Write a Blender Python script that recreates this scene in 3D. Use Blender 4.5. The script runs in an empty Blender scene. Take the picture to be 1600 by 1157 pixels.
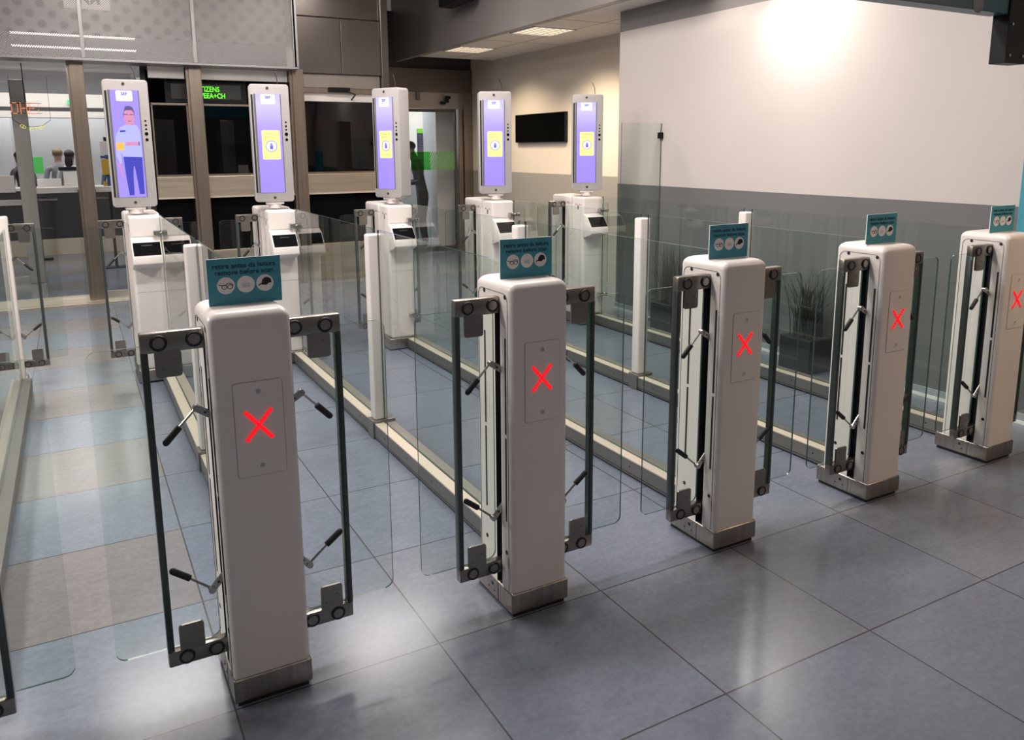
import bpy, bmesh, math, random
from mathutils import Vector, Matrix
random.seed(7)
sc = bpy.context.scene
COL = sc.collection
PI = math.pi

# ------------------------------------------------------------------ camera
YAW, PITCH, ROLL = 0.50226, 0.18120, -0.00665
cy, sy, cp, sp = math.cos(YAW), math.sin(YAW), math.cos(PITCH), math.sin(PITCH)
F = Vector((sy*cp, cy*cp, -sp)); R0 = Vector((cy, -sy, 0)); U0 = R0.cross(F)
cr, sr = math.cos(ROLL), math.sin(ROLL)
RV = cr*R0 + sr*U0; UV = -sr*R0 + cr*U0
cam_d = bpy.data.cameras.new('camera'); cam = bpy.data.objects.new('camera', cam_d); COL.objects.link(cam)
M = Matrix((RV, UV, -F)).transposed().to_4x4(); M.translation = Vector((-0.3026, -2.3858, 1.7419))
cam.matrix_world = M
cam_d.sensor_width = 36.0; cam_d.lens = 36.0*1241.96/1600.0
cam_d.shift_y = -118.5/1600.0
cam_d.clip_start = 0.05; cam_d.clip_end = 200
sc.camera = cam

# ------------------------------------------------------------------ world, exposure
w = bpy.data.worlds.new('world'); sc.world = w; w.use_nodes = True
bg = w.node_tree.nodes['Background']; bg.inputs[0].default_value = (1.0, 0.93, 0.87, 1); bg.inputs[1].default_value = 0.095
sc.view_settings.view_transform = 'Standard'; sc.view_settings.look = 'None'
sc.view_settings.exposure = 0.0; sc.view_settings.gamma = 1.0; sc.view_settings.use_curve_mapping = False
sc.cycles.transparent_max_bounces = 48
sc.cycles.max_bounces = 7
sc.cycles.sample_clamp_indirect = 6.0
try:
    sc.cycles.use_denoising = True
except Exception:
    pass

def area(name, loc, rot, sx, sy_, power, col=(1, .92, .84), spread=PI):
    l = bpy.data.lights.new(name, 'AREA'); l.shape = 'RECTANGLE'; l.size = sx; l.size_y = sy_
    l.energy = power; l.color = col; l.spread = spread
    o = bpy.data.objects.new(name, l); o.location = loc; o.rotation_euler = rot; COL.objects.link(o)
    return o

# light of the main hall's unseen ceiling luminaires and added fill (the fittings themselves are built below, above the frame)
HALL = [(-4.4, 1.6), (-4.4, 4.0), (0.5, 1.2), (0.5, 3.2), (2.5, 1.2), (2.5, 3.2), (2.6, 5.9), (0.2, 6.2), (-1.2, -5.5), (2.8, -5.5)]  # first and last pairs are fill added to brighten pedestal sides and fronts
HPOW = [310, 235, 72, 72, 62, 62, 50, 44, 20, 24]
for (x, y), p in zip(HALL, HPOW):
    area('unseen_hall_light', (x, y, 4.10), (0, 0, 0), 1.2, 0.3, p, (1, .93, .87))
LOWL = [(4.82, 8.15, 40), (4.83, 6.15, 60), (4.66, 2.2, 14), (4.67, -1.4, 27)]  # last one unseen, added to warm the right-hand pedestal fronts
for x, y, p in LOWL:
    area('low_ceiling_lamp_and_fill', (x, y, 3.105), (0, 0, 0), 0.5 if y > 4 else .2, 0.5 if y > 4 else .2, p, (1, .80, .56) if y > 4 else ((1, .9, .8) if y > 0 else (1, .70, .42)), math.radians(130))
area('low_ceiling_lamp_and_fill', (4.68, 2.3, 3.11), (0, 0, 0), .18, 1.8, 6, (1, .9, .82), math.radians(150))  # unseen long emitter added to widen the glow on the near wall
area('far_hall_light', (0.0, 11.0, 3.25), (0, 0, 0), 3.0, 1.2, 90, (1, .95, .9))
area('far_hall_light', (-0.5, 15.0, 3.25), (0, 0, 0), 3.5, 1.2, 90, (1, .95, .9))
area('far_hall_light', (-0.3, 16.8, 2.95), (0, 0, 0), 3.5, .6, 42, (1, .97, .95))  # unseen, added behind the canopy to brighten the back wall
area('corridor_light', (4.7, 12.6, 3.0), (0, 0, 0), 0.8, 2.5, 75, (.92, .97, 1))

# ------------------------------------------------------------------ materials
MATS = {}
def mat(name, col, rough=.5, metal=0.0, spec=.5, emit=None, es=1.0):
    if name in MATS: return MATS[name]
    m = bpy.data.materials.new(name); m.use_nodes = True
    b = m.node_tree.nodes['Principled BSDF']
    b.inputs['Base Color'].default_value = (*col, 1); b.inputs['Roughness'].default_value = rough
    b.inputs['Metallic'].default_value = metal
    b.inputs['Specular IOR Level'].default_value = spec
    if emit:
        b.inputs['Emission Color'].default_value = (*emit, 1); b.inputs['Emission Strength'].default_value = es
    MATS[name] = m
    return m
def nodes(m): return m.node_tree.nodes, m.node_tree.links
def vary(m, scale, lo, hi, stretch=(1, 1, 1), detail=4, bump=0.0):
    """multiply the base colour by a soft noise (wear, grain)"""
    N, L = nodes(m); b = N['Principled BSDF']
    c = b.inputs['Base Color'].default_value[:]
    tc = N.new('ShaderNodeTexCoord'); mp = N.new('ShaderNodeMapping'); mp.inputs['Scale'].default_value = stretch
    nz = N.new('ShaderNodeTexNoise'); nz.inputs['Scale'].default_value = scale; nz.inputs['Detail'].default_value = detail
    cr_ = N.new('ShaderNodeMapRange'); cr_.inputs['From Min'].default_value = .3; cr_.inputs['From Max'].default_value = .7
    cr_.inputs['To Min'].default_value = lo; cr_.inputs['To Max'].default_value = hi
    mx = N.new('ShaderNodeMix'); mx.data_type = 'RGBA'; mx.blend_type = 'MULTIPLY'; mx.inputs['Factor'].default_value = 1
    mx.inputs[6].default_value = c
    L.new(tc.outputs['Object'], mp.inputs[0]); L.new(mp.outputs[0], nz.inputs['Vector'])
    L.new(nz.outputs['Fac'], cr_.inputs['Value']); L.new(cr_.outputs[0], mx.inputs[7]); L.new(mx.outputs[2], b.inputs['Base Color'])
    if bump:
        bp = N.new('ShaderNodeBump'); bp.inputs['Strength'].default_value = bump; bp.inputs['Distance'].default_value = .01
        L.new(nz.outputs['Fac'], bp.inputs['Height']); L.new(bp.outputs[0], b.inputs['Normal'])
    return m

WHITE = vary(mat('white_enamel', (.74, .685, .655), .32), 3, .96, 1.02)
WHITE2 = mat('white_enamel_side', (.76, .735, .73), .35)
GAP = mat('dark_gap', (.012, .012, .014), .5)
STEEL = vary(mat('brushed_steel', (.40, .36, .32), .33, 1.0), 60, .85, 1.1, (1, 1, .03))
DSTEEL = vary(mat('dark_steel', (.33, .305, .275), .32, 1.0), 8, .85, 1.12)
CHROME = mat('bright_steel', (.50, .48, .46), .25, 1.0)
RAILM = vary(mat('rail_aluminium', (.27, .25, .235), .40, .8), 20, .9, 1.08, (1, .05, 1))
RAILTOP = mat('rail_top_strip', (.56, .47, .39), .45, .2)
RUBBER = mat('black_rubber', (.014, .014, .016), .55)
BLACK = mat('black_plastic', (.003, .003, .0035), .6, spec=.03)
SATIN = mat('black_satin', (.008, .008, .009), .5, spec=.2)
COLM = vary(mat('bronze_steel', (.32, .26, .215), .30, .92), 40, .85, 1.1, (1, 1, .03))
SILLM = vary(mat('sill_steel', (.58, .50, .40), .34, .9), 30, .85, 1.08, (.05, 1, 1))
TEAL = mat('teal_board', (.060, .300, .395), .4)
TEALD = mat('deep_teal_board', (.006, .085, .125), .4)
PAPER = mat('white_print', (.80, .76, .76), .5)
INK = mat('dark_ink', (.008, .04, .065), .5)
INKB = mat('black_ink', (.012, .008, .010), .5)
MASKC = mat('pale_blue_print', (.56, .60, .64), .5)
LED = mat('red_led', (.35, .003, .004), .4, emit=(1.0, .006, .014), es=.95)
GREENLED = mat('green_led', (.05, .5, .02), .4, emit=(.13, 1.0, .01), es=1.3)
ORANGE_REFL = mat('orange_reflection', (.5, .15, .03), .4, emit=(1.0, .22, .07), es=1.1)  # this and the next two paint reflected letters as emission
RED_REFL = mat('dim_red_reflection', (.3, .03, .02), .4, emit=(.42, .045, .03), es=.9)
YELLOW_REFL = mat('yellow_reflection', (.4, .4, .02), .4, emit=(.75, .75, .08), es=.9)
GREY_HOUSING = mat('grey_housing', (.44, .41, .405), .4)
VIOLET = mat('screen_violet', (.1, .08, .3), .2, emit=(.36, .27, .98), es=1.05)
def screen_gradient(m):
    N, L = nodes(m); b = N['Principled BSDF']
    tc = N.new('ShaderNodeTexCoord'); sx = N.new('ShaderNodeSeparateXYZ'); L.new(tc.outputs['Object'], sx.inputs[0])
    mr = N.new('ShaderNodeValToRGB'); L.new(sx.outputs['Z'], mr.inputs[0])
    e = mr.color_ramp.elements
    e[0].position = .05; e[0].color = (.30, .22, .92, 1); e[1].position = .88; e[1].color = (.42, .34, .98, 1)
    n = e.new(.40); n.color = (.34, .27, .95, 1); n = e.new(.52); n.color = (.40, .32, .98, 1); n = e.new(.70); n.color = (.62, .58, 1.0, 1)
    L.new(mr.outputs[0], b.inputs['Emission Color'])
screen_gradient(VIOLET)
VIOLET_FLAT = mat('screen_violet_plain', (.1, .08, .3), .2, emit=(.30, .24, .98), es=1.05)
CARDY = mat('screen_yellow', (.3, .3, .1), .3, emit=(.95, .84, .30), es=1.0)
CARDW = mat('screen_white', (.3, .3, .3), .3, emit=(.80, .80, 1.0), es=1.05)
SCRTXT = mat('screen_grey_print', (.1, .1, .1), .3, emit=(.55, .45, .22), es=.8)
SCRBLUE = mat('screen_blue', (.05, .05, .2), .3, emit=(.14, .14, .62), es=.9)
SHIRT_E = mat('screen_pale_shirt', (.1, .1, .2), .3, emit=(.42, .44, .95), es=1.0)
TROUSER_E = mat('screen_navy', (.02, .02, .1), .3, emit=(.05, .055, .46), es=1.0)
SKIN_E = mat('screen_skin', (.2, .1, .1), .3, emit=(.62, .25, .52), es=.85)
HAIR_E = mat('screen_hair', (.05, .05, .1), .3, emit=(.10, .08, .22), es=.8)
ORANGE_E = mat('screen_orange', (.2, .1, .02), .3, emit=(1.0, .48, .10), es=1.0)
LOUVRE = mat('lit_louvre', (.8, .75, .65), .4, emit=(1.0, .88, .70), es=1.3)
PANELGLOW = mat('lit_diffuser', (.9, .9, .9), .4, emit=(1.0, .93, .86), es=5.0)
GLOWBAR = mat('lit_strip', (.9, .9, .9), .4, emit=(1.0, .96, .92), es=2.2)

def glass_mat(name, tint, gl=.9, rough=0.0, ior=1.45):
    m = bpy.data.materials.new(name); m.use_nodes = True; N, L = nodes(m)
    N.remove(N['Principled BSDF'])
    t = N.new('ShaderNodeBsdfTransparent'); t.inputs[0].default_value = (*tint, 1)
    g = N.new('ShaderNodeBsdfGlossy'); g.inputs[0].default_value = (gl, gl, gl, 1); g.inputs['Roughness'].default_value = rough
    fr = N.new('ShaderNodeFresnel'); fr.inputs[0].default_value = ior
    # the back of a pane is met from inside with the same outer index, so flip it there
    mx = N.new('ShaderNodeMixShader')
    geo = N.new('ShaderNodeNewGeometry'); ml = N.new('ShaderNodeMath'); ml.operation = 'SUBTRACT'; ml.inputs[0].default_value = 1.0
    mm = N.new('ShaderNodeMath'); mm.operation = 'MULTIPLY'
    L.new(geo.outputs['Backfacing'], ml.inputs[1]); L.new(fr.outputs[0], mm.inputs[0]); L.new(ml.outputs[0], mm.inputs[1])
    L.new(mm.outputs[0], mx.inputs[0]); L.new(t.outputs[0], mx.inputs[1]); L.new(g.outputs[0], mx.inputs[2])
    L.new(mx.outputs[0], N['Material Output'].inputs[0])
    return m
GLASS = glass_mat('clear_glass', (.925, .955, .945))
DOORGLASS = glass_mat('door_glass', (.93, .945, .95))
DARKGLASS = glass_mat('dark_glass', (.30, .30, .33), .9)
EDGE = mat('glass_edge', (.045, .085, .074), .12)
GREENFILM = glass_mat('green_film', (.30, .82, .30), .4, .2)

def floor_material():
    m = bpy.data.materials.new('vinyl_tiles'); m.use_nodes = True; N, L = nodes(m); b = N['Principled BSDF']
    geo = N.new('ShaderNodeNewGeometry'); sx = N.new('ShaderNodeSeparateXYZ'); L.new(geo.outputs['Position'], sx.inputs[0])
    T = .7015
    def math_(op, a, bb=None, c=None):
        n = N.new('ShaderNodeMath'); n.operation = op
        for i, v in enumerate((a, bb, c)):
            if v is None: continue
            if isinstance(v, (int, float)): n.inputs[i].default_value = v
            else: L.new(v, n.inputs[i])
        return n.outputs[0]
    ux = math_('DIVIDE', math_('ADD', sx.outputs['X'], 0.0), T); uy = math_('DIVIDE', sx.outputs['Y'], T)
    fx = math_('FRACT', ux); fy = math_('FRACT', uy)
    dx = math_('MINIMUM', fx, math_('SUBTRACT', 1.0, fx)); dy = math_('MINIMUM', fy, math_('SUBTRACT', 1.0, fy))
    d = math_('MINIMUM', dx, dy)
    joint = math_('SUBTRACT', 1.0, math_('SMOOTHSTEP', d, .002, .007)) if False else math_('LESS_THAN', d, .0045)
    cmb = N.new('ShaderNodeCombineXYZ'); L.new(math_('FLOOR', ux), cmb.inputs[0]); L.new(math_('FLOOR', uy), cmb.inputs[1])
    wn = N.new('ShaderNodeTexWhiteNoise'); wn.noise_dimensions = '2D'; L.new(cmb.outputs[0], wn.inputs['Vector'])
    # per-tile colour: mostly blue grey, some brownish
    ramp = N.new('ShaderNodeValToRGB'); L.new(wn.outputs['Value'], ramp.inputs[0])
    e = ramp.color_ramp.elements
    e[0].position = 0; e[0].color = (.146, .160, .212, 1); e[1].position = 1; e[1].color = (.166, .174, .215, 1)
    q = e.new(.45); q.color = (.154, .168, .220, 1); q = e.new(.75); q.color = (.160, .174, .224, 1)
    # streaks
    mp = N.new('ShaderNodeMapping'); mp.inputs['Scale'].default_value = (2.0, 5, 1); mp.inputs['Rotation'].default_value = (0, 0, .6)
    off = N.new('ShaderNodeVectorMath'); off.operation = 'MULTIPLY_ADD'; L.new(wn.outputs['Color'], off.inputs[0]); off.inputs[1].default_value = (9, 9, 9); L.new(geo.outputs['Position'], off.inputs[2])
    L.new(off.outputs[0], mp.inputs[0])
    nz = N.new('ShaderNodeTexNoise'); nz.inputs['Scale'].default_value = 5.0; nz.inputs['Detail'].default_value = 9; nz.inputs['Roughness'].default_value = .65; nz.inputs['Distortion'].default_value = .6
    L.new(mp.outputs[0], nz.inputs['Vector'])
    n2 = N.new('ShaderNodeTexNoise'); n2.inputs['Scale'].default_value = 45; n2.inputs['Detail'].default_value = 6; L.new(geo.outputs['Position'], n2.inputs['Vector'])
    v = math_('ADD', math_('MULTIPLY', nz.outputs['Fac'], .45), math_('MULTIPLY', n2.outputs['Fac'], .45))
    mr = N.new('ShaderNodeMapRange'); L.new(v, mr.inputs['Value']); mr.inputs['From Min'].default_value = .28; mr.inputs['From Max'].default_value = .62
    mr.inputs['To Min'].default_value = .82; mr.inputs['To Max'].default_value = 1.14
    mx = N.new('ShaderNodeMix'); mx.data_type = 'RGBA'; mx.blend_type = 'MULTIPLY'; mx.inputs['Factor'].default_value = 1
    # replaced rows of tan and pale blue tiles in the lanes on the left
    iy = math_('FLOOR', uy)
    lane = math_('MULTIPLY', math_('LESS_THAN', sx.outputs['X'], .0), math_('GREATER_THAN', sx.outputs['Y'], 0.0))
    odd = math_('MODULO', iy, 2.0)
    alt = N.new('ShaderNodeMix'); alt.data_type = 'RGBA'; L.new(odd, alt.inputs['Factor']); alt.inputs[6].default_value = (.160, .182, .225, 1); alt.inputs[7].default_value = (.182, .168, .172, 1)
    alm = N.new('ShaderNodeMix'); alm.data_type = 'RGBA'; L.new(lane, alm.inputs['Factor']); L.new(ramp.outputs[0], alm.inputs[6]); L.new(alt.outputs[2], alm.inputs[7])
    L.new(alm.outputs[2], mx.inputs[6]); L.new(mr.outputs[0], mx.inputs[7])
    mj = N.new('ShaderNodeMix'); mj.data_type = 'RGBA'; L.new(joint, mj.inputs['Factor']); L.new(mx.outputs[2], mj.inputs[6]); mj.inputs[7].default_value = (.055, .05, .055, 1)
    L.new(mj.outputs[2], b.inputs['Base Color'])
    r = N.new('ShaderNodeMapRange'); L.new(nz.outputs['Fac'], r.inputs['Value']); r.inputs['To Min'].default_value = .16; r.inputs['To Max'].default_value = .25
    L.new(r.outputs[0], b.inputs['Roughness'])
    bp = N.new('ShaderNodeBump'); bp.inputs['Strength'].default_value = .06; bp.inputs['Distance'].default_value = .004
    L.new(v, bp.inputs['Height']); L.new(bp.outputs[0], b.inputs['Normal'])
    return m
FLOOR = floor_material()

def perforated():
    m = mat('perforated_aluminium', (.33, .315, .315), .45, .6); N, L = nodes(m); b = N['Principled BSDF']
    geo = N.new('ShaderNodeNewGeometry'); mp = N.new('ShaderNodeMapping'); mp.inputs['Rotation'].default_value = (0, PI/4, 0); mp.inputs['Scale'].default_value = (62, 0, 62)
    L.new(geo.outputs['Position'], mp.inputs[0])
    fr = N.new('ShaderNodeVectorMath'); fr.operation = 'FRACTION'; L.new(mp.outputs[0], fr.inputs[0])
    sb = N.new('ShaderNodeVectorMath'); sb.operation = 'SUBTRACT'; sb.inputs[1].default_value = (.5, 0, .5); L.new(fr.outputs[0], sb.inputs[0])
    ln = N.new('ShaderNodeVectorMath'); ln.operation = 'LENGTH'; L.new(sb.outputs[0], ln.inputs[0])
    lt = N.new('ShaderNodeMath'); lt.operation = 'GREATER_THAN'; lt.inputs[1].default_value = .33; L.new(ln.outputs['Value'], lt.inputs[0])
    L.new(lt.outputs[0], b.inputs['Alpha'])
    return m
PERF = perforated()
PERFRIM = mat('panel_trim', (.36, .345, .35), .38, .7)
SLATE = vary(mat('brown_steel_cladding', (.18, .155, .142), .26, .75), 1.2, .85, 1.12)
BEAMM = vary(mat('grey_beam_paint', (.29, .265, .26), .42, .25), 1.5, .92, 1.05)

WALLW = vary(mat('wall_cream_paint', (.56, .505, .485), .6), 1.3, .97, 1.02, bump=.02)
WALLG = vary(mat('wall_grey_paint', (.150, .147, .147), .55), 1.5, .96, 1.03)
WALLFAR = vary(mat('far_wall_paint', (.64, .575, .50), .6), 1.3, .97, 1.02)
WALLFARG = mat('far_wall_grey_paint', (.285, .27, .25), .6)
WALLTOP = mat('wall_grey_band', (.25, .235, .235), .6)
CEILM = vary(mat('ceiling_tiles', (.70, .66, .60), .7), 4, .97, 1.02)
CEILJ = mat('ceiling_joint', (.33, .30, .27), .7)
HALLW = mat('hall_white_paint', (.66, .64, .62), .6)
DARKW = mat('dark_interior', (.035, .033, .036), .6)
DARKR = mat('dark_room_panel', (.08, .08, .085), .5)
SKIRT = mat('skirting_grey', (.33, .36, .38), .45)
SKIRTW = mat('skirting_white_strip', (.82, .79, .76), .4)

# ------------------------------------------------------------------ mesh helpers
class MB:
    def __init__(s): s.bm = bmesh.new(); s.mi = 0
    def _mark(s, n0):
        s.bm.faces.ensure_lookup_table()
        for f in s.bm.faces[n0:]: f.material_index = s.mi
    def _join(s, b2, mtx=None):
        if mtx is not None: bmesh.ops.transform(b2, matrix=mtx, verts=b2.verts)
        for f in b2.faces: f.material_index = s.mi
        me = bpy.data.meshes.new('tmp'); b2.to_mesh(me); b2.free(); s.bm.from_mesh(me); bpy.data.meshes.remove(me)
        return s
    def box(s, x0, x1, y0, y1, z0, z1, bev=0.0, seg=2, mtx=None):
        b = bmesh.new(); bmesh.ops.create_cube(b, size=1.0)
        for v in b.verts:
            v.co = Vector(((x0+x1)/2+v.co.x*(x1-x0), (y0+y1)/2+v.co.y*(y1-y0), (z0+z1)/2+v.co.z*(z1-z0)))
        if bev: bmesh.ops.bevel(b, geom=b.edges[:], offset=bev, segments=seg, profile=.5, affect='EDGES')
        return s._join(b, mtx)
    def cyl(s, p0, p1, r, r2=None, n=16, caps=True):
        p0, p1 = Vector(p0), Vector(p1); d = p1-p0
        b = bmesh.new(); bmesh.ops.create_cone(b, cap_ends=caps, segments=n, radius1=r, radius2=r if r2 is None else r2, depth=d.length)
        q = Vector((0, 0, 1)).rotation_difference(d.normalized()).to_matrix().to_4x4(); q.translation = (p0+p1)/2
        return s._join(b, q)
    def ring(s, c, axis, r, t, n=20):
        """flat-ish torus"""
        b = bmesh.new(); m_ = 6; vs = []
        for i in range(n):
            a = 2*PI*i/n
            vs.append([b.verts.new(((r+t*math.cos(2*PI*j/m_))*math.cos(a), (r+t*math.cos(2*PI*j/m_))*math.sin(a), t*math.sin(2*PI*j/m_))) for j in range(m_)])
        for i in range(n):
            for j in range(m_):
                b.faces.new((vs[i][j], vs[(i+1) % n][j], vs[(i+1) % n][(j+1) % m_], vs[i][(j+1) % m_]))
        q = Vector((0, 0, 1)).rotation_difference(Vector(axis)).to_matrix().to_4x4(); q.translation = Vector(c)
        return s._join(b, q)
    def ball(s, c, r, sx=1, sy_=1, sz=1, n=12):
        b = bmesh.new(); bmesh.ops.create_uvsphere(b, u_segments=n, v_segments=max(6, n//2), radius=r)
        for v in b.verts: v.co = Vector((v.co.x*sx+c[0], v.co.y*sy_+c[1], v.co.z*sz+c[2]))
        return s._join(b)
    def prism(s, pts, f0, f1, plane='xz'):
        """extrude a polygon: 'xz' along y, 'xy' along z, 'yz' along x"""
        b = bmesh.new()
        def P(p, t): return {'xz': (p[0], t, p[1]), 'xy': (p[0], p[1], t), 'yz': (t, p[0], p[1])}[plane]
        A = [b.verts.new(P(p, f0)) for p in pts]; B = [b.verts.new(P(p, f1)) for p in pts]
        b.faces.new(A); b.faces.new(B[::-1]); n = len(pts)
        for i in range(n): b.faces.new((A[i], B[i], B[(i+1) % n], A[(i+1) % n]))
        bmesh.ops.recalc_face_normals(b, faces=b.faces)
        return s._join(b)
    def tube(s, pts, r, n=8):
        for a, c in zip(pts, pts[1:]): s.cyl(a, c, r, n=n)
        for p in pts[1:-1]: s.ball(p, r, n=8)
        return s
    def m(s, i): s.mi = i; return s
    def build(s, name, mats, parent=None, smooth=False):
        if not isinstance(mats, (list, tuple)): mats = [mats]
        me = bpy.data.meshes.new(name); s.bm.to_mesh(me); s.bm.free()
        for mm in mats: me.materials.append(mm)
        if smooth:
            for p in me.polygons: p.use_smooth = True
            try: me.set_sharp_from_angle(angle=math.radians(35))
            except Exception: pass
        o = bpy.data.objects.new(name, me); COL.objects.link(o)
        if parent: o.parent = parent
        return o

def tag(o, label=None, cat=None, group=None, kind=None):
    if label: o['label'] = label
    if cat: o['category'] = cat
    if group: o['group'] = group
    if kind: o['kind'] = kind
    return o
def empty(name, loc, rz=0.0, label=None, cat=None, group=None):
    o = bpy.data.objects.new(name, None); o.empty_display_size = .05; o.location = loc; o.rotation_euler = (0, 0, rz); COL.objects.link(o)
    return tag(o, label, cat, group)
def copy_tree(o, parent=None):
    c = o.copy(); COL.objects.link(c); c.parent = parent
    for ch in list(o.children): copy_tree(ch, c)
    return c
def rrect(x0, x1, z0, z1, r, n=5):
    pts = []
    for cx, cz, a0 in ((x1-r, z0+r, -PI/2), (x1-r, z1-r, 0), (x0+r, z1-r, PI/2), (x0+r, z0+r, PI)):
        for i in range(n+1):
            a = a0+PI/2*i/n; pts.append((cx+r*math.cos(a), cz+r*math.sin(a)))
    return pts
def disc(cx, cz, r, n=28): return [(cx+r*math.cos(2*PI*i/n), cz+r*math.sin(2*PI*i/n)) for i in range(n)]
def pane(name, pts, f0, f1, plane, parent, mats=None):
    """a glass sheet with its own thickness; its rim carries the edge material"""
    mb = MB().prism(pts, f0, f1, plane)
    ax = {'xz': 1, 'xy': 2, 'yz': 0}[plane]
    for f in mb.bm.faces:
        f.normal_update(); f.material_index = 0 if abs(f.normal[ax]) > .9 else 1
    return mb.build(name, mats or [GLASS, EDGE], parent)
def text(name, body, size, m, parent, loc, rot=(PI/2, 0, 0), depth=.0006, mirror=False, align='CENTER', sx=1.0, bold=0.0, kind=None):
    cu = bpy.data.curves.new(name, 'FONT'); cu.body = body; cu.size = size; cu.extrude = depth; cu.align_x = align; cu.align_y = 'CENTER'; cu.offset = bold
    cu.resolution_u = 3
    t = bpy.data.objects.new(name, cu); COL.objects.link(t)
    bpy.context.view_layer.update()
    me = bpy.data.meshes.new_from_object(t.evaluated_get(bpy.context.evaluated_depsgraph_get()))
    bpy.data.objects.remove(t); bpy.data.curves.remove(cu)
    if mirror or sx != 1.0:
        for v in me.vertices: v.co.x *= (-sx if mirror else sx)
    me.materials.clear(); me.materials.append(m)
    o = bpy.data.objects.new(name, me); COL.objects.link(o)
    o.location = loc; o.rotation_euler = rot
    if parent: o.parent = parent
    return o
def struct(name, mb, mats, smooth=False):
    o = mb.build(name, mats, None, smooth); o['kind'] = 'structure'; return o

# ================================================================== THE SETTING
YP = 8.2          # front glazing plane
YD = 10.1          # recessed door plane on the right
XW, XF = 4.85, 5.78
ZC = 3.13
struct('floor', MB().box(-9, 9, -8, 22, -.06, 0), FLOOR)
# near right wall: grey dado, cream field, grey band at the top
struct('wall_right', MB().m(0).box(XW, XW+.12, -8, 4.62, 0, 1.366).m(1).box(XW, XW+.12, -8, 4.62, 1.366, 2.924).m(2).box(XW, XW+.12, -8, 4.62, 2.924, ZC), [WALLG, WALLW, WALLTOP])
struct('baseboard_right', MB().m(0).box(XW-.012, XW, -8, 4.62, .02, .068).m(1).box(XW-.016, XW, -8, 4.62, 0, .022), [SKIRT, SKIRTW])
struct('wall_right_return', MB().m(0).box(XW+.12, XF+.12, 4.50, 4.62, 0, 1.366).m(1).box(XW+.12, XF+.12, 4.50, 4.62, 1.366, ZC), [WALLG, WALLW])
struct('wall_right_far', MB().m(0).box(XF, XF+.12, 4.62, 18, 0, 1.382).m(1).box(XF, XF+.12, 4.62, 18, 1.382, 3.5), [WALLFARG, WALLFAR])
# low ceiling over the right side, its joints, and the beam that carries its edge
cl = MB().m(0)
cl.box(4.50, XF, -8, 9.28, ZC, ZC+.08)
cl.m(1)
for y in (9.0, 7.15, 5.3, 3.5, 1.6): cl.box(4.50, XF, y-.006, y+.006, ZC-.002, ZC)
for x in (4.53, 5.12): cl.box(x-.006, x+.006, -8, 9.28, ZC-.002, ZC)
struct('ceiling_low', cl, [CEILM, CEILJ])
struct('trim_1', MB().box(4.42, 4.50, -8, 10.15, ZC-.004, 4.25), BEAMM)
# void and dark bulkhead beyond the low ceiling
struct('trim_2', MB().box(4.50, XF, 9.28, 9.32, ZC+.02, 3.9), DARKW)
struct('ceiling', MB().box(-9, 4.50, -8, 10.4, 4.25, 4.35), CEILM)
# --- front glazing: steel columns
for i, xc in enumerate((-1.383, -.143, 1.115, 2.347)):
    c = MB().m(0).box(xc-.085, xc+.085, YP-.06, YP+.12, 0, 2.755, .006)
    c.box(xc-.055, xc+.085, YP-.10, YP-.06, 0, 2.755, .004)
    struct('trim_%d' % (3+i), c, COLM)
# perforated cladding above
seams = [-2.6, -1.22, -.045, 1.129, 2.30]
for i, (a, b) in enumerate(zip(seams, seams[1:])):
    struct('wall_back_panel_%d' % (i+1), MB().box(a+.012, b-.012, 7.96, 7.965, 2.765, 4.25), PERF)
rim = MB().box(-2.6, 2.345, 7.94, 8.32, 2.738, 2.765, .004)
for x in seams: rim.box(x-.02, x+.02, 7.935, 7.99, 2.765, 4.25, .004)
rim.box(2.29, 2.345, 7.935, 8.33, 2.765, 4.25, .004)
struct('trim_7', rim, PERFRIM)
# shut panel behind the perforations, shade of round holes painted as dark spots
def painted_hole_shade():
    m = mat('bulkhead_hole_shade', (.40, .385, .40), .6); N, L = nodes(m); b = N['Principled BSDF']
    geo = N.new('ShaderNodeNewGeometry'); mp = N.new('ShaderNodeMapping'); mp.inputs['Scale'].default_value = (6.5, 0, 6.5); mp.inputs['Rotation'].default_value = (0, .78, 0)
    L.new(geo.outputs['Position'], mp.inputs[0]); fr = N.new('ShaderNodeVectorMath'); fr.operation = 'FRACTION'; L.new(mp.outputs[0], fr.inputs[0])
    sb = N.new('ShaderNodeVectorMath'); sb.operation = 'SUBTRACT'; sb.inputs[1].default_value = (.5, 0, .5); L.new(fr.outputs[0], sb.inputs[0])
    ln = N.new('ShaderNodeVectorMath'); ln.operation = 'LENGTH'; L.new(sb.outputs[0], ln.inputs[0])
    mr = N.new('ShaderNodeMapRange'); mr.inputs['From Min'].default_value = .22; mr.inputs['From Max'].default_value = .36; L.new(ln.outputs['Value'], mr.inputs['Value'])
    mx = N.new('ShaderNodeMix'); mx.data_type = 'RGBA'; mx.inputs[6].default_value = (.03, .03, .035, 1); mx.inputs[7].default_value = (.42, .40, .42, 1)
    L.new(mr.outputs[0], mx.inputs['Factor']); L.new(mx.outputs[2], b.inputs['Base Color'])
    return m
struct('wall_back_bulkhead', MB().box(-4.5, 2.29, 8.32, 8.36, 3.06, 4.25), painted_hole_shade())
# steel cladding above the booth, right of the last column
sl = MB().box(2.35, 2.96, 8.16, 8.30, 2.72, 3.42, .006).box(2.965, 3.50, 8.16, 8.30, 2.72, 3.42, .006).box(2.35, 3.50, 8.18, 8.30, 3.43, 4.25, .006)
sl.box(3.50, 3.60, 8.12, 8.32, 0, 4.25, .006)
struct('wall_back_cladding', sl, SLATE)
struct('trim_8', MB().box(3.50, 3.60, 8.32, 10.0, 0, 4.25), SLATE)
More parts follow.
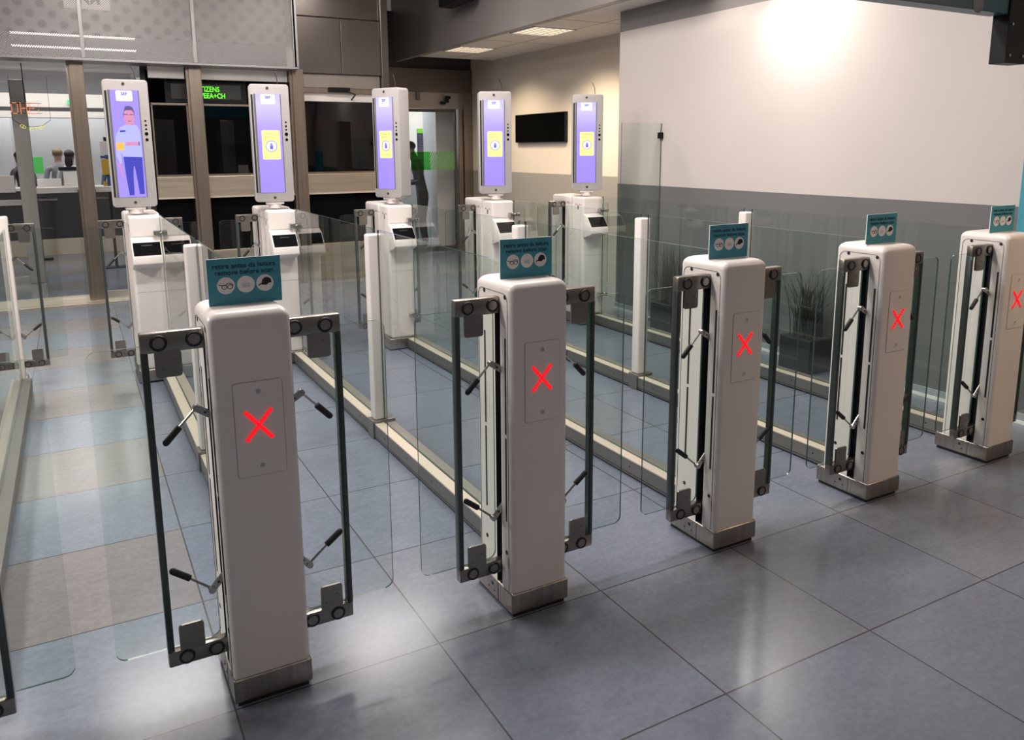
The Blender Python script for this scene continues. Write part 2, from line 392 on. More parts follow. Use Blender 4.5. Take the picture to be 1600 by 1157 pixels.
# booth: sills, kick panels, dark glazing, dark interior
for i, (a, b) in enumerate(((.62, 1.03), (1.20, 2.262), (2.432, 3.50))):
    struct('trim_%d' % (9+i), MB().m(0).box(a, b, YP-.02, YP+.06, 1.175, 1.43, .004).m(1).box(a, b, YP-.03, YP+.06, 1.163, 1.182)
           .m(2).box(a, b, YP+.05, YP+.10, .50, 1.163).m(0).box(a, b, YP-.01, YP+.06, .0, .50, .004), [SILLM, RAILTOP, BLACK])
    zt = 2.37 if i == 2 else 2.30
    o = pane('window_%d' % (i+1), [(a, 1.43), (b, 1.43), (b, zt), (a, zt)], YP+.02, YP+.03, 'xz', None, [DARKGLASS, EDGE]); o['kind'] = 'structure'
    MBf = MB().box(a, b, YP, YP+.05, 1.43, 1.455)
    MBf.box(a, b, YP-.01, YP+.06, 2.48, 2.54) if i == 2 else MBf.box(a, b, YP, YP+.05, 2.285, 2.31)
    for x in (a+.008, b-.008): MBf.box(x-.008, x+.008, YP, YP+.05, 1.455, zt)
    MBf.build('window_frame', COLM, o)
bw = MB().box(.54, 3.50, 9.8, 9.85, 0, 2.70).box(.54, .60, YP+.15, 9.85, 0, 2.70).box(.54, 3.50, YP+.13, 9.85, 2.70, 2.74)
struct('wall_booth', bw, DARKW)
bs = MB()
for x0_, x1_, z1_ in ((.9, 1.0, 2.1), (1.55, 1.95, 2.15), (2.7, 2.95, 2.1), (3.0, 3.4, 1.9)): bs.box(x0_, x1_, 9.6, 9.79, 1.2, z1_)
struct('wall_booth_lining', bs, DARKR)
# light strip over the booth windows
struct('trim_12', MB().box(.62, 1.02, YP+.02, YP+.08, 2.60, 2.735).box(1.21, 2.255, YP+.02, YP+.08, 2.60, 2.735).box(2.44, 3.49, YP+.04, YP+.10, 2.37, 2.48).m(1).box(2.44, 3.49, YP, YP+.06, 2.545, 2.715), [mat('bulkhead_white', (.78, .74, .70), .5), mat('frame_beige', (.30, .265, .235), .4, .4)])
# floor threshold of the automatic doors
struct('trim_13', MB().box(-2.5, .62, 7.89, 7.99, 0, .010, .002).box(-2.5, .62, 8.02, 8.30, 0, .012, .002).box(-2.5, .62, 8.33, 8.58, 0, .010, .002), mat('threshold_brass', (.52, .44, .35), .35, .8))
# open sliding door leaf stiles and mid rails with their glass
d1 = empty('door_1', (-.80, 9.95, 0)); d1['kind'] = 'structure'
MB().box(-.09, .09, 0, .07, 0, 2.66, .006).box(-1.3, -.09, .01, .06, 0, .10).box(-1.3, -.09, .01, .06, 1.05, 1.12).build('door_stile', mat('aluminium', (.40, .385, .37), .4, .7), d1)
pane('door_pane', [(-1.3, .1), (-.09, .1), (-.09, 2.62), (-1.3, 2.62)], .03, .04, 'xz', d1, [DOORGLASS, EDGE])
d2 = empty('door_2', (-.05, YP+.05, 0)); d2['kind'] = 'structure'
MB().box(0, .56, 0, .04, 1.27, 1.335, .003).box(0, .56, 0, .04, 0.01, .08).box(.54, .58, 0, .04, 0.01, 2.6).build('door_rail', mat('aluminium', (.4, .385, .37), .4, .7), d2)
pane('door_pane', [(0, .05), (.56, .05), (.56, 2.6), (0, 2.6)], .015, .025, 'xz', d2, [DOORGLASS, EDGE])
d3 = empty('door_3', (-.235, YP+.05, 0)); d3['kind'] = 'structure'
MB().box(-.42, 0, 0, .04, 1.27, 1.335, .003).box(-1.05, -.62, 0, .04, 1.29, 1.48, .003).build('door_rail', mat('aluminium', (.4, .385, .37), .4, .7), d3)
pane('door_pane', [(-.42, .05), (0, .05), (0, 2.6), (-.42, 2.6)], .015, .025, 'xz', d3, [DOORGLASS, EDGE])
# recessed door on the right
hd = MB().m(0).box(3.60, XF, YD-.06, YD+.08, 2.67, 3.04, .006).m(3).box(3.60, XF, YD-.02, YD+.08, 3.04, 3.9).m(1).box(3.60, XF, YD-.02, YD+.06, 2.405, 2.67, .004)
hd.m(2).box(5.53, 5.60, YD-.04, YD+.06, 0, 2.67, .004).box(5.62, XF, YD-.06, YD+.08, 0, 2.67, .004).box(4.29, 4.35, YD-.04, YD+.06, 0, 2.67).box(3.60, 4.29, YD-.02, YD+.06, 0, 2.41)
struct('wall_back_right', hd, [SLATE, mat('door_header', (.36, .32, .28), .4, .5), COLM, DARKW])  # dark upper box stands in for the shade of the void above
d4 = empty('door_4', (4.37, YD, 0)); d4['kind'] = 'structure'
MB().box(0, .05, 0, .04, .02, 2.39).box(1.10, 1.13, 0, .04, .02, 2.39).box(.05, 1.10, 0, .04, 2.35, 2.40).box(.05, 1.10, 0, .04, .02, .10).build('door_frame', mat('door_frame_dark', (.10, .09, .085), .4, .6), d4)
pane('door_pane', [(.05, .1), (1.10, .1), (1.10, 2.35), (.05, 2.35)], .015, .025, 'xz', d4, [DOORGLASS, EDGE])
def clip_x(poly, lo, hi):
    for lim, sg_ in ((lo, 1), (hi, -1)):
        out = []
        for a, b in zip(poly, poly[1:]+poly[:1]):
            ia, ib = sg_*(a[0]-lim) >= 0, sg_*(b[0]-lim) >= 0
            if ia: out.append(a)
            if ia != ib:
                t_ = (lim-a[0])/(b[0]-a[0]); out.append((lim, a[1]+t_*(b[1]-a[1])))
        poly = out
        if len(poly) < 3: return []
    return poly
st = MB()
for k in range(-8, 24):
    x = .60+k*.034
    q = clip_x([(x, 1.40), (x+.018, 1.40), (x+.168, 1.70), (x+.15, 1.70)], .64, 1.095)
    if q: st.prism(q, .011, .013, 'xz')
st.build('green_hatching', mat('green_hatch', (.10, .34, .05), .5), d4)
MB().prism([(.30, 1.40), (.64, 1.40), (.64, 1.70), (.30, 1.70)], .011, .0125, 'xz').build('green_band', GREENFILM, d4)
MB().box(.06, .20, .010, .012, 2.0, 2.33).build('blue_sticker', mat('pale_sticker', (.45, .66, .74), .5), d4)
MB().ring((.13, .008, 2.22), (0, 1, 0), .055, .008).build('sticker_ring', mat('blue_ink', (.10, .30, .42), .5), d4)
# corridor beyond that door
struct('wall_corridor_end', MB().box(2.6, 5.78, 14.6, 14.7, 0, 3.3), mat('corridor_paint', (.62, .66, .70), .6))
struct('wall_corridor_pier', MB().box(5.35, 5.78, 10.62, 11.2, 0, 3.2), mat('pier_paint', (.60, .57, .57), .6))
struct('ceiling_corridor', MB().box(3.66, 5.78, 10.2, 14.6, 3.2, 3.25), HALLW)
struct('wall_corridor_left', MB().box(3.60, 3.66, 10.2, 14.6, 0, 3.2), mat('corridor_paint', (.62, .66, .70), .6))
# far hall on the left: back wall, canopy, fascia, ceiling
struct('wall_hall', MB().box(-7, 3.6, 17.4, 17.5, 0, 3.6), mat('hall_wall_pale', (.70, .69, .70), .6))
struct('ceiling_hall', MB().box(-7, 3.6, 8.62, 19.6, 3.4, 3.45), HALLW)
struct('trim_14', MB().m(0).box(-6, 3.5, 16.0, 16.3, 2.86, 3.05).m(1).box(-6, 3.5, 15.98, 16.3, 2.60, 2.86).m(2).box(-6, 3.5, 15.96, 16.3, 2.52, 2.60).m(1).box(-6, 3.5, 15.9, 16.3, 2.40, 2.52), [mat('fascia_grey', (.10, .10, .11), .5), mat('fascia_white', (.62, .58, .55), .5), DARKW])
struct('wall_hall_side', MB().box(3.5, 3.6, 10.0, 19.5, 0, 3.4).box(-7, -6.9, 8.6, 19.5, 0, 3.4), HALLW)

# ================================================================== CEILING LIGHTS
def ceiling_light(x, y, s, label, grp):
    t = empty('ceiling_light', (x, y, ZC), 0, label, 'ceiling light', grp)
    h = s/2
    MB().box(-h, h, -h, -h+.02, -.012, .0).box(-h, h, h-.02, h, -.012, 0).box(-h, -h+.02, -h, h, -.012, 0).box(h-.02, h, -h, h, -.012, 0).build('lamp_frame', PAPER, t)
    MB().box(-h+.02, h-.02, -h+.02, h-.02, -.004, -.001).build('diffuser', LOUVRE, t)
    g = MB()
    for k in range(1, 6):
        q = -h+s*k/6
        g.box(q-.004, q+.004, -h+.02, h-.02, -.016, -.005).box(-h+.02, h-.02, q-.004, q+.004, -.016, -.005)
    g.build('louvre', mat('louvre_blades', (.85, .80, .72), .35, .3), t)
    return t
ceiling_light(4.82, 8.15, .56, 'square louvred ceiling light at the dark far end of the low ceiling', None)
ceiling_light(4.83, 6.15, .58, 'square louvred ceiling light before the cream wall corner', None)
for i, (x, y) in enumerate(HALL):  # unseen fittings; first and last pairs only house the added fill
    t = empty('unseen_strip_light', (x, y, 4.25), 0, 'unseen long white strip light under the tall hall ceiling', 'ceiling light', 'unseen strip lights of the tall hall')
    MB().box(-.62, .62, -.16, .16, -.06, 0, .01).build('light_tray', PAPER, t)
    MB().box(-.58, .58, -.13, .13, -.066, -.06).build('diffuser', PANELGLOW, t)
for z in (3.03, 2.895):  # glowing bars that show as bright lines through the holes
    t = MB().box(-.62, .62, -.012, .012, -.010, .010).build('bright_bar', GLOWBAR); t.location = (-.11, 8.20, z)
    tag(t, 'upper bright line showing through the perforated panels' if z > 3 else 'lower bright line showing through the perforated panels', 'linear lamp')
    for hx in (-.59, .57): MB().box(hx, hx+.02, .012, .14, -.006, .006).build('bracket', PERFRIM, t)
sg = empty('backlit_sign', (.05, 8.26, 3.44), 0, 'pale lettered sign showing through the perforated cladding at the top', 'sign')
MB().box(-.235, .235, 0, .04, -.10, .15).build('board', mat('pale_sign', (.8, .75, .66), .5, emit=(1, .9, .8), es=.35), sg)
text('lettering', 'NM', .14, INKB, sg, (.03, -.003, .0), bold=.004)

def cap(x0, x1, y0, y1, z0, z1, rc, rt, n=7):
    b2 = bmesh.new(); rings = []
    lv = [(0, z0), (0, z1-rt)] + [(rt*(1-math.cos(PI/2*i/n)), z1-rt+rt*math.sin(PI/2*i/n)) for i in range(1, n+1)]
    for ins, z in lv:
        q = rrect(x0+ins, x1-ins, y0+ins, y1-ins, max(rc, ins*.4+rc*.6), 5)
        rings.append([b2.verts.new((x, y, z)) for x, y in q])
    for a, b in zip(rings, rings[1:]):
        for i in range(len(a)): b2.faces.new((a[i], a[(i+1) % len(a)], b[(i+1) % len(a)], b[i]))
    b2.faces.new(rings[-1]); b2.faces.new(rings[0][::-1])
    return b2

# ================================================================== GATE PEDESTALS (exit side)
BW, BD, BH = .249, .30, 1.278
def pedestal_body(parent, slot_y=(.084, .126), rear=.278):
    x0, x1, y0, y1 = .004, .245, .006, rear
    a, b = slot_y; dp = .035
    prof = [(x0, y0), (x1, y0), (x1, a), (x1-dp, a), (x1-dp, b), (x1, b), (x1, y1), (x0, y1), (x0, b), (x0+dp, b), (x0+dp, a), (x0, a)]
    bm = MB()
    bm.prism(prof, .098, 1.195, 'xy')
    for f in bm.bm.faces:
        c = f.calc_center_median()
        if (a-1e-4 <= c.y <= b+1e-4) and abs(f.normal.z) < .5: f.material_index = 1
    # round the upright outer edges
    ed = [e for e in bm.bm.edges if abs(e.verts[0].co.z-e.verts[1].co.z) > .5 and min(abs(e.verts[0].co.y-y0), abs(e.verts[0].co.y-y1)) < 1e-4]
    bmesh.ops.bevel(bm.bm, geom=ed, offset=.021, segments=5, profile=.5, affect='EDGES')
    # cap with well-rounded top edges: a loft of ever smaller rounded outlines
    bm.m(0)._join(cap(x0, x1, y0, y1, 1.195, BH, .021, .034))
    return bm.build('body', [WHITE, mat('slot_lining', (.035, .035, .042), .5)], parent, True)

def side_details(parent, rear=.278):
    s = MB()
    for x in (.0034, .2456):
        d = .0009
        for y in (.046, .206):
            for z0, z1 in ((.715, 1.075), (.375, .700)):
                s.box(x-d, x+d, y-.0046, y+.0046, z0, z1)
            for z in (1.225 if y < .1 else 1.228, .250):
                s.cyl((x-d, y, z-.0), (x+d, y, z), .0085, n=12)
        # arched seam of the side panels, just in from the front and rear edges
        yy0, yy1, zt = .029, rear-.023, 1.236
        arc = [(yy0, .10), (yy0, zt-.03)] + [(yy0+.03-.03*math.cos(PI/2*i/5), zt-.03+.03*math.sin(PI/2*i/5)) for i in range(1, 6)] + \
              [(yy1-.03+.03*math.sin(PI/2*i/5), zt-.03+.03*math.cos(PI/2*i/5)) for i in range(0, 6)] + [(yy1, .10)]
        s.tube([(x, p[0], p[1]) for p in arc], .0011, 5)
    s.build('side_slits', GAP, parent)

def wing(parent, side, ymid=.105, leaf=.31, with_leaf=True):
    """swing frame at one side (side -1 / +1) with its glass leaf; built in pedestal coordinates"""
    bx = 0.0 if side < 0 else BW
    X = lambda d: bx+side*d          # d = distance outwards from the pedestal's side
    def bx_(mb, d0, d1, y0, y1, z0, z1, bev=0.0):
        a, b = X(d0), X(d1); return mb.box(min(a, b), max(a, b), y0, y1, z0, z1, bev)
    y0, y1 = ymid-.017, ymid+.017
    fr = MB()
    bx_(fr, -.030, .172, y0, y1, 1.160, 1.222, .005); bx_(fr, -.030, .172, y0, y1, .150, .202, .005)
    fr.m(1); bx_(fr, .157, .172, y0, y1, .20, 1.165, .003); fr.m(2); bx_(fr, .152, .157, y0+.004, y1-.006, .20, 1.165)
    o = fr.build('wing_frame', [DSTEEL, mat('slate_profile', (.085, .095, .093), .28, .6), EDGE], parent, True)
    for d, z in ((.024, 1.192), (.122, 1.190), (.030, .176), (.118, .176)):
        c = X(d)
        k = MB().m(0).cyl((c, y0-.004, z), (c, y0+.002, z), .0165, n=18).m(1).ring((c, y0-.002, z), (0, 1, 0), .0200, .0045)
        k.build('bolt', [DSTEEL, RUBBER], o, True)
    for z0, z1 in ((1.085, 1.165), (.198, .285)):
        p = MB(); a, b = sorted((X(.062), X(.136)))
        p.prism(rrect(a, b, z0, z1, .010), y0-.001, y0+.007, 'xz')
        for q in ((a+.02, z0+.025), (b-.02, z0+.05)): p.cyl((q[0], y0-.004, q[1]), (q[0], y0, q[1]), .004, n=10)
        p.build('clamp_plate', DSTEEL, o)
    # closer arms: lever out of the slot, rod, rubber grip
    for P in (((-.032, .934), (.033, .978), (.083, .925), (.124, .882)), ((-.030, .445), (.030, .380), (.091, .432), (.138, .468))):
        q = [Vector((X(a), ymid-.010, z)) for a, z in P]
        arm = MB().m(0)
        d = (q[1]-q[0]).normalized(); n = Vector((-d.z, 0, d.x))
        arm.prism([((q[0]+n*.011).x, (q[0]+n*.011).z), ((q[1]+n*.011).x, (q[1]+n*.011).z), ((q[1]-n*.011).x, (q[1]-n*.011).z), ((q[0]-n*.011).x, (q[0]-n*.011).z)], q[0].y-.012, q[0].y-.007, 'xz')
        arm.cyl(q[1]+Vector((0, -.016, 0)), q[1]+Vector((0, .003, 0)), .011, n=14)
        arm.cyl(q[1], q[2], .0042, n=8)
        arm.m(1).cyl(q[2], q[3], .0105, n=12).ball(q[3], .0105, n=10)
        for t in (.35, .65):
            r = q[0].lerp(q[1], t); arm.cyl(r+Vector((0, -.0135, 0)), r+Vector((0, -.012, 0)), .0038, n=8)
        arm.build('closer_arm', [CHROME, RUBBER], o, True)
    if with_leaf:
        a, b = sorted((X(.010), X(leaf)))
        pane('glass_leaf', rrect(a, b, .205, 1.180, .03), ymid+.004, ymid+.012, 'xz', o)
    return o

def make_gate():
    t = empty('gate_pedestal', (0, 0, 0), 0, 'white gate pedestal', 'gate pedestal')
    pedestal_body(t); side_details(t)
    b = MB().m(0).box(0, BW, 0, BD+.01, .016, .098, .007, 3).m(1).box(.012, BW-.012, .012, BD, .0, .018)
    for x in (-.0006, BW+.0006):
        b.m(1).box(x-.0006, x+.0006, .112, .1135, .018, .096).cyl((x-.0008, .16, .07), (x+.0008, .16, .07), .008, n=12)
        for q in (.145, .19): b.cyl((x-.0008, q, .045), (x+.0008, q, .045), .0035, n=8)
    b.build('base', [STEEL, RUBBER], t, True)
    p = MB().m(0).prism(rrect(.062, .206, .762, 1.058, .008), .0035, .008, 'xz')
    fr = rrect(.0605, .2075, .7605, 1.0595, .009)
    p.m(1).tube([(x, .0058, z) for x, z in fr+fr[:1]], .0008, 5)
    p.m(2)
    for z in (1.028, .793): p.ring((.134, .0033, z), (0, 1, 0), .0095, .0022)
    p.m(1)
    for z in (1.028, .793): p.cyl((.134, .0028, z), (.134, .006, z), .0075, n=12)
    p.build('access_panel', [WHITE, mat('panel_joint', (.42, .38, .365), .6), WHITE2], t, True)
    x = MB()
    for i in range(-4, 5):
        u, v = i*.0088, i*.0104
        for q in ((.131+u, .922+v), (.131+u, .922-v)): x.ball((q[0], .0025, q[1]), .0072, 1, .8, 1, n=10)
    x.build('cross_light', LED, t, True)
    wing(t, -1, leaf=.314); wing(t, 1, leaf=.328)
    return t
gate = make_gate()
GL = ['white gate pedestal with red cross light beside the tan-tinted floor lane, biggest in view',
      'white gate pedestal with red cross, second from the biggest one, framed panel round its cross',
      'white gate pedestal with red cross standing midmost in the front row of five',
      'white gate pedestal with red cross, last but one before the grey dado wall',
      'white gate pedestal with red cross nearest to the cream wall, teal edge behind it',
      'white gate pedestal mostly hidden, only its glass leaf and dark frame reach into view']
for i in range(6):
    o = gate if i == 0 else copy_tree(gate)
    o.location = ((i if i < 5 else -1), 0, 0)
    o['label'] = GL[i]; o['group'] = 'exit gate pedestals in the front row'

# ================================================================== NOTICE SIGNS ON THE PEDESTALS
def make_notice():
    t = empty('notice_sign', (0, 0, 0), 0, 'small teal notice board', 'notice sign')
    W, H = .218, .143
    MB().m(0).box(0, W, 0, .001, 0, H).m(1).box(0, W, .001, .0055, 0, H).build('board', [TEAL, PAPER], t)
    text('lettering', 'retire antes da leitura', .0215, INK, t, (W*.5, -.0004, .119), bold=.0003)
    text('lettering', 'remove before scan', .0215, INK, t, (W*.5, -.0004, .099), bold=.0003)
    for k, cx in enumerate((.052, .111, .168)):
        d = MB().prism(disc(cx, .060, .0262), -.0008, .0, 'xz').build('pictogram_disc', PAPER, t)
        if k == 0:
            g = MB()
            g.tube([(cx-.022, -.0012, .064), (cx-.011, -.0012, .061), (cx+.0, -.0012, .062), (cx+.004, -.0012, .066), (cx+.012, -.0012, .067), (cx+.020, -.0012, .063), (cx+.019, -.0012, .056)], .0011, 6)
            for c in (cx-.005, cx+.012):
                g.tube([(c+.0075*math.cos(2*PI*i/10), -.0012, .056+.0065*math.sin(2*PI*i/10)) for i in range(11)], .0010, 6)
            g.build('glasses_icon', INKB, d)
        elif k == 1:
            g = MB().prism(rrect(cx-.012, cx+.012, .050, .064, .004), -.0014, -.0008, 'xz')
            for z in (.054, .058): g.box(cx-.009, cx+.009, -.0018, -.0014, z-.0005, z+.0005)
            g.build('mask_icon', MASKC, d)
        else:
            pts = [(cx-.020, .054), (cx-.018, .057), (cx-.010, .060), (cx-.008, .070), (cx+.0, .077), (cx+.010, .077), (cx+.018, .071), (cx+.020, .060), (cx+.012, .059), (cx+.004, .053), (cx-.006, .054), (cx-.012, .056), (cx-.019, .051)]
            MB().prism(pts, -.0016, -.0008, 'xz').build('cap_icon', INKB, d)
    return t
notice = make_notice()
NL = ['teal notice about glasses, mask and cap on the biggest gate pedestal',
      'teal notice about glasses, mask and cap with a violet gleam beside its foot',
      'teal notice about glasses, mask and cap with a slim white post rising behind it',
      'teal notice with three white discs on the last but one pedestal before the wall',
      'teal notice with three white discs on the pedestal by the cream wall']
for i, ox in enumerate((.030, .026, .020, .012, .016)):
    o = notice if i == 0 else copy_tree(notice)
    o.location = (i+ox, .120, BH-.0005); o['label'] = NL[i]; o['group'] = 'teal notices on the gate pedestals'

# ================================================================== READER PEDESTALS (entry side)
YB = 4.07
def make_reader():
    t = empty('reader_pedestal', (0, YB, 0), 0, 'white reader pedestal', 'reader pedestal')
    # rear block with the wing slots, front pod with the reader
    rear = MB()
    x0, x1, a, b, y1 = .025, .272, .300, .350, .55
    prof = [(x0, .20), (x1, .20), (x1, a), (x1-.03, a), (x1-.03, b), (x1, b), (x1, y1), (x0, y1), (x0, b), (x0+.03, b), (x0+.03, a), (x0, a)]
    rear.prism(prof, .105, 1.20, 'xy')
    for f in rear.bm.faces:
        c = f.calc_center_median()
        if a-1e-4 <= c.y <= b+1e-4 and abs(f.normal.z) < .5: f.material_index = 1
    rear.m(0).box(x0, x1, .20, y1, 1.195, 1.282, .022, 4)
    rear.box(.045, .268, .0, .215, .105, 1.270, .020, 4)
    rear.build('body', [WHITE, RUBBER], t, True)
    sl = MB()
    for x in (x0-.0004, x1+.0004):
        for y in (.245, .47):
            for z0, z1 in ((.715, 1.0), (.375, .70)): sl.box(x-.0008, x+.0008, y-.003, y+.003, z0, z1)
            for z in (1.215, .25): sl.cyl((x-.0008, y, z), (x+.0008, y, z), .008, n=10)
    for x in (.0446, .2684):
        for y in (.05, .075, .12, .14): sl.box(x-.0006, x+.0006, y-.004, y+.004, 1.19, 1.205)
        sl.box(x-.0006, x+.0006, .085, .11, 1.15, 1.19)
    sl.box(.058, .256, -.0006, 0, 1.118, 1.120).box(.058, .256, -.0006, 0, .700, .702)
    sl.build('side_slits', mat('grey_print', (.20, .19, .19), .5), t)
    bs_ = MB().m(0).box(.020, .277, -.006, .555, .014, .106, .007, 3).m(1).box(.032, .265, .008, .54, 0, .016)
    bs_.build('base', [STEEL, RUBBER], t, True)
    # passport reader: forward wedge, black window, white lip
    rd = MB().prism([(.01, 1.115), (-.055, 1.085), (-.135, .985), (-.145, .93), (-.125, .915), (.01, .875)], .042, .243, 'yz')
    bmesh.ops.bevel(rd.bm, geom=[e for e in rd.bm.edges], offset=.006, segments=2, profile=.5, affect='EDGES')
    r = rd.build('passport_reader', WHITE, t, True)
    # sloped face runs from (-.055,1.085) to (-.135,.985)
    u = Vector((0, -.08, -.10)).normalized(); n = Vector((0, -.10, .08)).normalized()
    def sl_(x, s_, h): p = Vector((x, -.055, 1.085))+u*s_+n*h; return p
    wb = MB(); b2 = bmesh.new()
    for lo, hi, xx0, xx1, h0, h1 in ((.008, .120, .052, .236, .0005, .004),):
        vs = [b2.verts.new(sl_(x, s_, h)) for h in (h0, h1) for x, s_ in ((xx0, lo), (xx1, lo), (xx1, hi), (xx0, hi))]
        for q in ((0, 1, 2, 3), (7, 6, 5, 4), (0, 4, 5, 1), (1, 5, 6, 2), (2, 6, 7, 3), (3, 7, 4, 0)): b2.faces.new([vs[i] for i in q])
    bmesh.ops.recalc_face_normals(b2, faces=b2.faces)
    wb._join(b2).build('reader_window', BLACK, r)
    gd = MB(); b3 = bmesh.new()
    vs = [b3.verts.new(sl_(x, s_, h)) for h in (.004, .007) for x, s_ in ((.11, .030), (.18, .030), (.18, .042), (.11, .042))]
    for q in ((0, 1, 2, 3), (7, 6, 5, 4), (0, 4, 5, 1), (1, 5, 6, 2), (2, 6, 7, 3), (3, 7, 4, 0)): b3.faces.new([vs[i] for i in q])
    bmesh.ops.recalc_face_normals(b3, faces=b3.faces)
    gd._join(b3).build('reader_guide', SATIN, r)
    for s_ in (-1, 1):
        wg = wing(t, s_, .0, .30)
        wg.location = (.022, .325, .004)
        if s_ > 0: wg.location.x = .024
    return t
reader = make_reader()
RL = ['white reader pedestal under the screen that shows a standing officer',
      'white reader pedestal under the second out-of-service screen from the officer, beside a bronze column',
      'white reader pedestal whose screen above is turned aside, steel foot in full view',
      'white reader pedestal beside the glass door, fourth along the back row',
      'white reader pedestal before the cream wall with the black wall screen']
RL[1] = 'white reader pedestal in front of the bronze column right of the green display'
for i in range(5):
    o = reader if i == 0 else copy_tree(reader)
    o.location = (i, YB, 0); o['label'] = RL[i]; o['group'] = 'reader pedestals in the back row'
# slim end post of the back row, with two swing frames
ep = empty('end_post', (-.788, YB+.32, 0), 0, 'slim white end post with swing frames on both sides, back row', 'gate post')
MB().box(.0, .062, -.05, .07, .08, 1.285, .012, 3).build('body', WHITE, ep, True)
MB().box(-.012, .074, -.06, .10, 0, .085, .005).build('base', STEEL, ep, True)
wl = wing(ep, -1, .0, .29); wl.location = (.010, 0, .008)
wr = wing(ep, 1, .0, .30); wr.location = (.062-BW-.008, 0, .008)

# ================================================================== FACE-CAMERA SCREENS
def make_screen(kind):
    t = empty('camera_screen', (0, 0, 0), 0, 'tall violet screen', 'screen')
    W, H, D = .300, .920, .13
    x0, x1, z0 = -W/2, W/2, .04
    hb = MB().prism(rrect(x0, x1, z0, z0+H, .024), -.030, D-.03, 'xz')
    bmesh.ops.bevel(hb.bm, geom=[e for e in hb.bm.edges if abs(e.verts[0].co.y-e.verts[1].co.y) < 1e-6], offset=.006, segments=2, profile=.5, affect='EDGES')
    h = hb.build('housing', GREY_HOUSING, t, True)
    MB().cyl((0, .03, -.012), (0, .03, .045), .05, n=24).box(-.07, .07, -.02, .08, .02, .045, .005).build('neck', WHITE, t, True)
    MB().box(x0+.011, x0+.025, -.0312, -.030, z0+.075, z0+H-.08).build('side_slot', GAP, t)
    MB().m(0).box(-.118, -.104, -.0330, -.030, z0+.075, z0+H-.075).box(.080, .087, -.0330, -.030, z0+.075, z0+H-.075).build('bezel', mat('bezel_grey', (.16, .15, .16), .35), t)
    s = MB().box(-.104, .080, -.0325, -.030, 0, H-.15).build('screen', VIOLET if kind != 'officer' else VIOLET_FLAT, t)
    s.location = (0, 0, z0+.075)
    T = H-.15
    MB().prism(rrect(-.066, .042, T-.078, T-.004, .010), -.0337, -.0326, 'xz').build('logo_card', CARDW, s)
    text('logo_lettering', 'SEF', .030, SCRBLUE, s, (-.012, -.0342, T-.028), bold=.001)
    if kind == 'notice':
        c = MB().prism(rrect(-.074, .064, .262, .490, .010), -.0337, -.0326, 'xz').build('notice_card', CARDY, s)
        text('notice_lettering', 'FORA DE', .026, SCRTXT, s, (-.004, -.0342, .462)); text('notice_lettering', 'SERVIÇO', .026, SCRTXT, s, (-.004, -.0342, .437))
        text('notice_lettering', 'OUT OF SERVICE', .0150, SCRTXT, s, (-.004, -.0342, .291))
        MB().prism(disc(-.004, .366, .041), -.0340, -.0337, 'xz').build('emblem_disc', CARDW, s)
        e = MB().ring((-.004, -.0340, .366), (0, 1, 0), .042, .0026)
        e.prism(rrect(-.016, .008, .342, .368, .006), -.0346, -.0340, 'xz')
        for k, hh in enumerate((.384, .392, .390, .382)): e.prism(rrect(-.0155+k*.0062, -.0108+k*.0062, .364, hh, .002), -.0346, -.0340, 'xz')
        e.build('hand_emblem', SCRBLUE, s)
        MB().box(-.104, .080, -.0329, -.0326, .392, .395).build('screen_joint', SCRBLUE, s)
    else:
        f = -.0333; X0 = .010
        P = lambda pts, m, nm, k=0: MB().prism([(X0+a*1.12, b) for a, b in pts], f-.0005-.0004*k, f+.0007-.0004*k, 'xz').build(nm, m, s)
        P([(-.040, .012), (-.010, .012), (-.006, .16), (.000, .225), (.006, .225), (.018, .09), (.022, .020), (.052, .020), (.056, .29), (-.056, .30), (-.050, .16)], TROUSER_E, 'trousers')
        P([(-.056, .295), (.057, .290), (.057, .47), (.044, .515), (.018, .53), (-.016, .53), (-.060, .505), (-.092, .44), (-.095, .30), (-.078, .24), (-.066, .25), (-.070, .33)], SHIRT_E, 'shirt', 1)
        P([(-.095, .25), (-.078, .25), (-.062, .15), (-.070, .145)], SKIN_E, 'arm', 1)
        P([(-.040, .372), (.040, .376), (.042, .402), (-.032, .400)], SKIN_E, 'forearm', 3)
        P([(.040, .374), (.048, .374), (.048, .403), (.040, .403)], HAIR_E, 'wristband', 3)
        P([(-.024, .52), (.022, .52), (.030, .565), (.030, .62), (.018, .648), (-.020, .648), (-.034, .62), (-.034, .57)], SKIN_E, 'face', 2)
        P([(-.036, .60), (-.034, .575), (-.030, .615), (-.018, .628), (.016, .628), (.028, .612), (.031, .58), (.033, .61), (.024, .648), (.004, .660), (-.020, .656)], HAIR_E, 'hair', 4)
        P([(-.030, .596), (-.006, .594), (-.006, .599), (-.030, .602)], HAIR_E, 'eyebrow', 4); P([(.004, .594), (.026, .596), (.026, .601), (.004, .599)], HAIR_E, 'eyebrow', 4)
        P([(-.012, .548), (.010, .548), (.008, .553), (-.010, .553)], HAIR_E, 'mouth', 4)
        P([(-.062, .470), (-.030, .474), (-.030, .486), (-.062, .484)], TROUSER_E, 'badge', 3)
        MB().prism(rrect(-.094, -.042, .342, .396, .008), f-.003, f-.002, 'xz').build('orange_tile', ORANGE_E, s)
    for z, r in ((.628, .0065), (.597, .0075), (.569, .0065), (.535, .0125), (.492, .0105)):
        MB().cyl((.116, -.0325, z0+z), (.116, -.029, z0+z), r, n=16).build('lens', BLACK, t)
    for x, z in ((-.012, H-.030), (0, .034)):
        MB().m(0).cyl((x, -.0335, z0+z), (x, -.029, z0+z), .0105, n=16).build('lock_screw', mat('screw_dark', (.10, .085, .075), .4, .6), t)
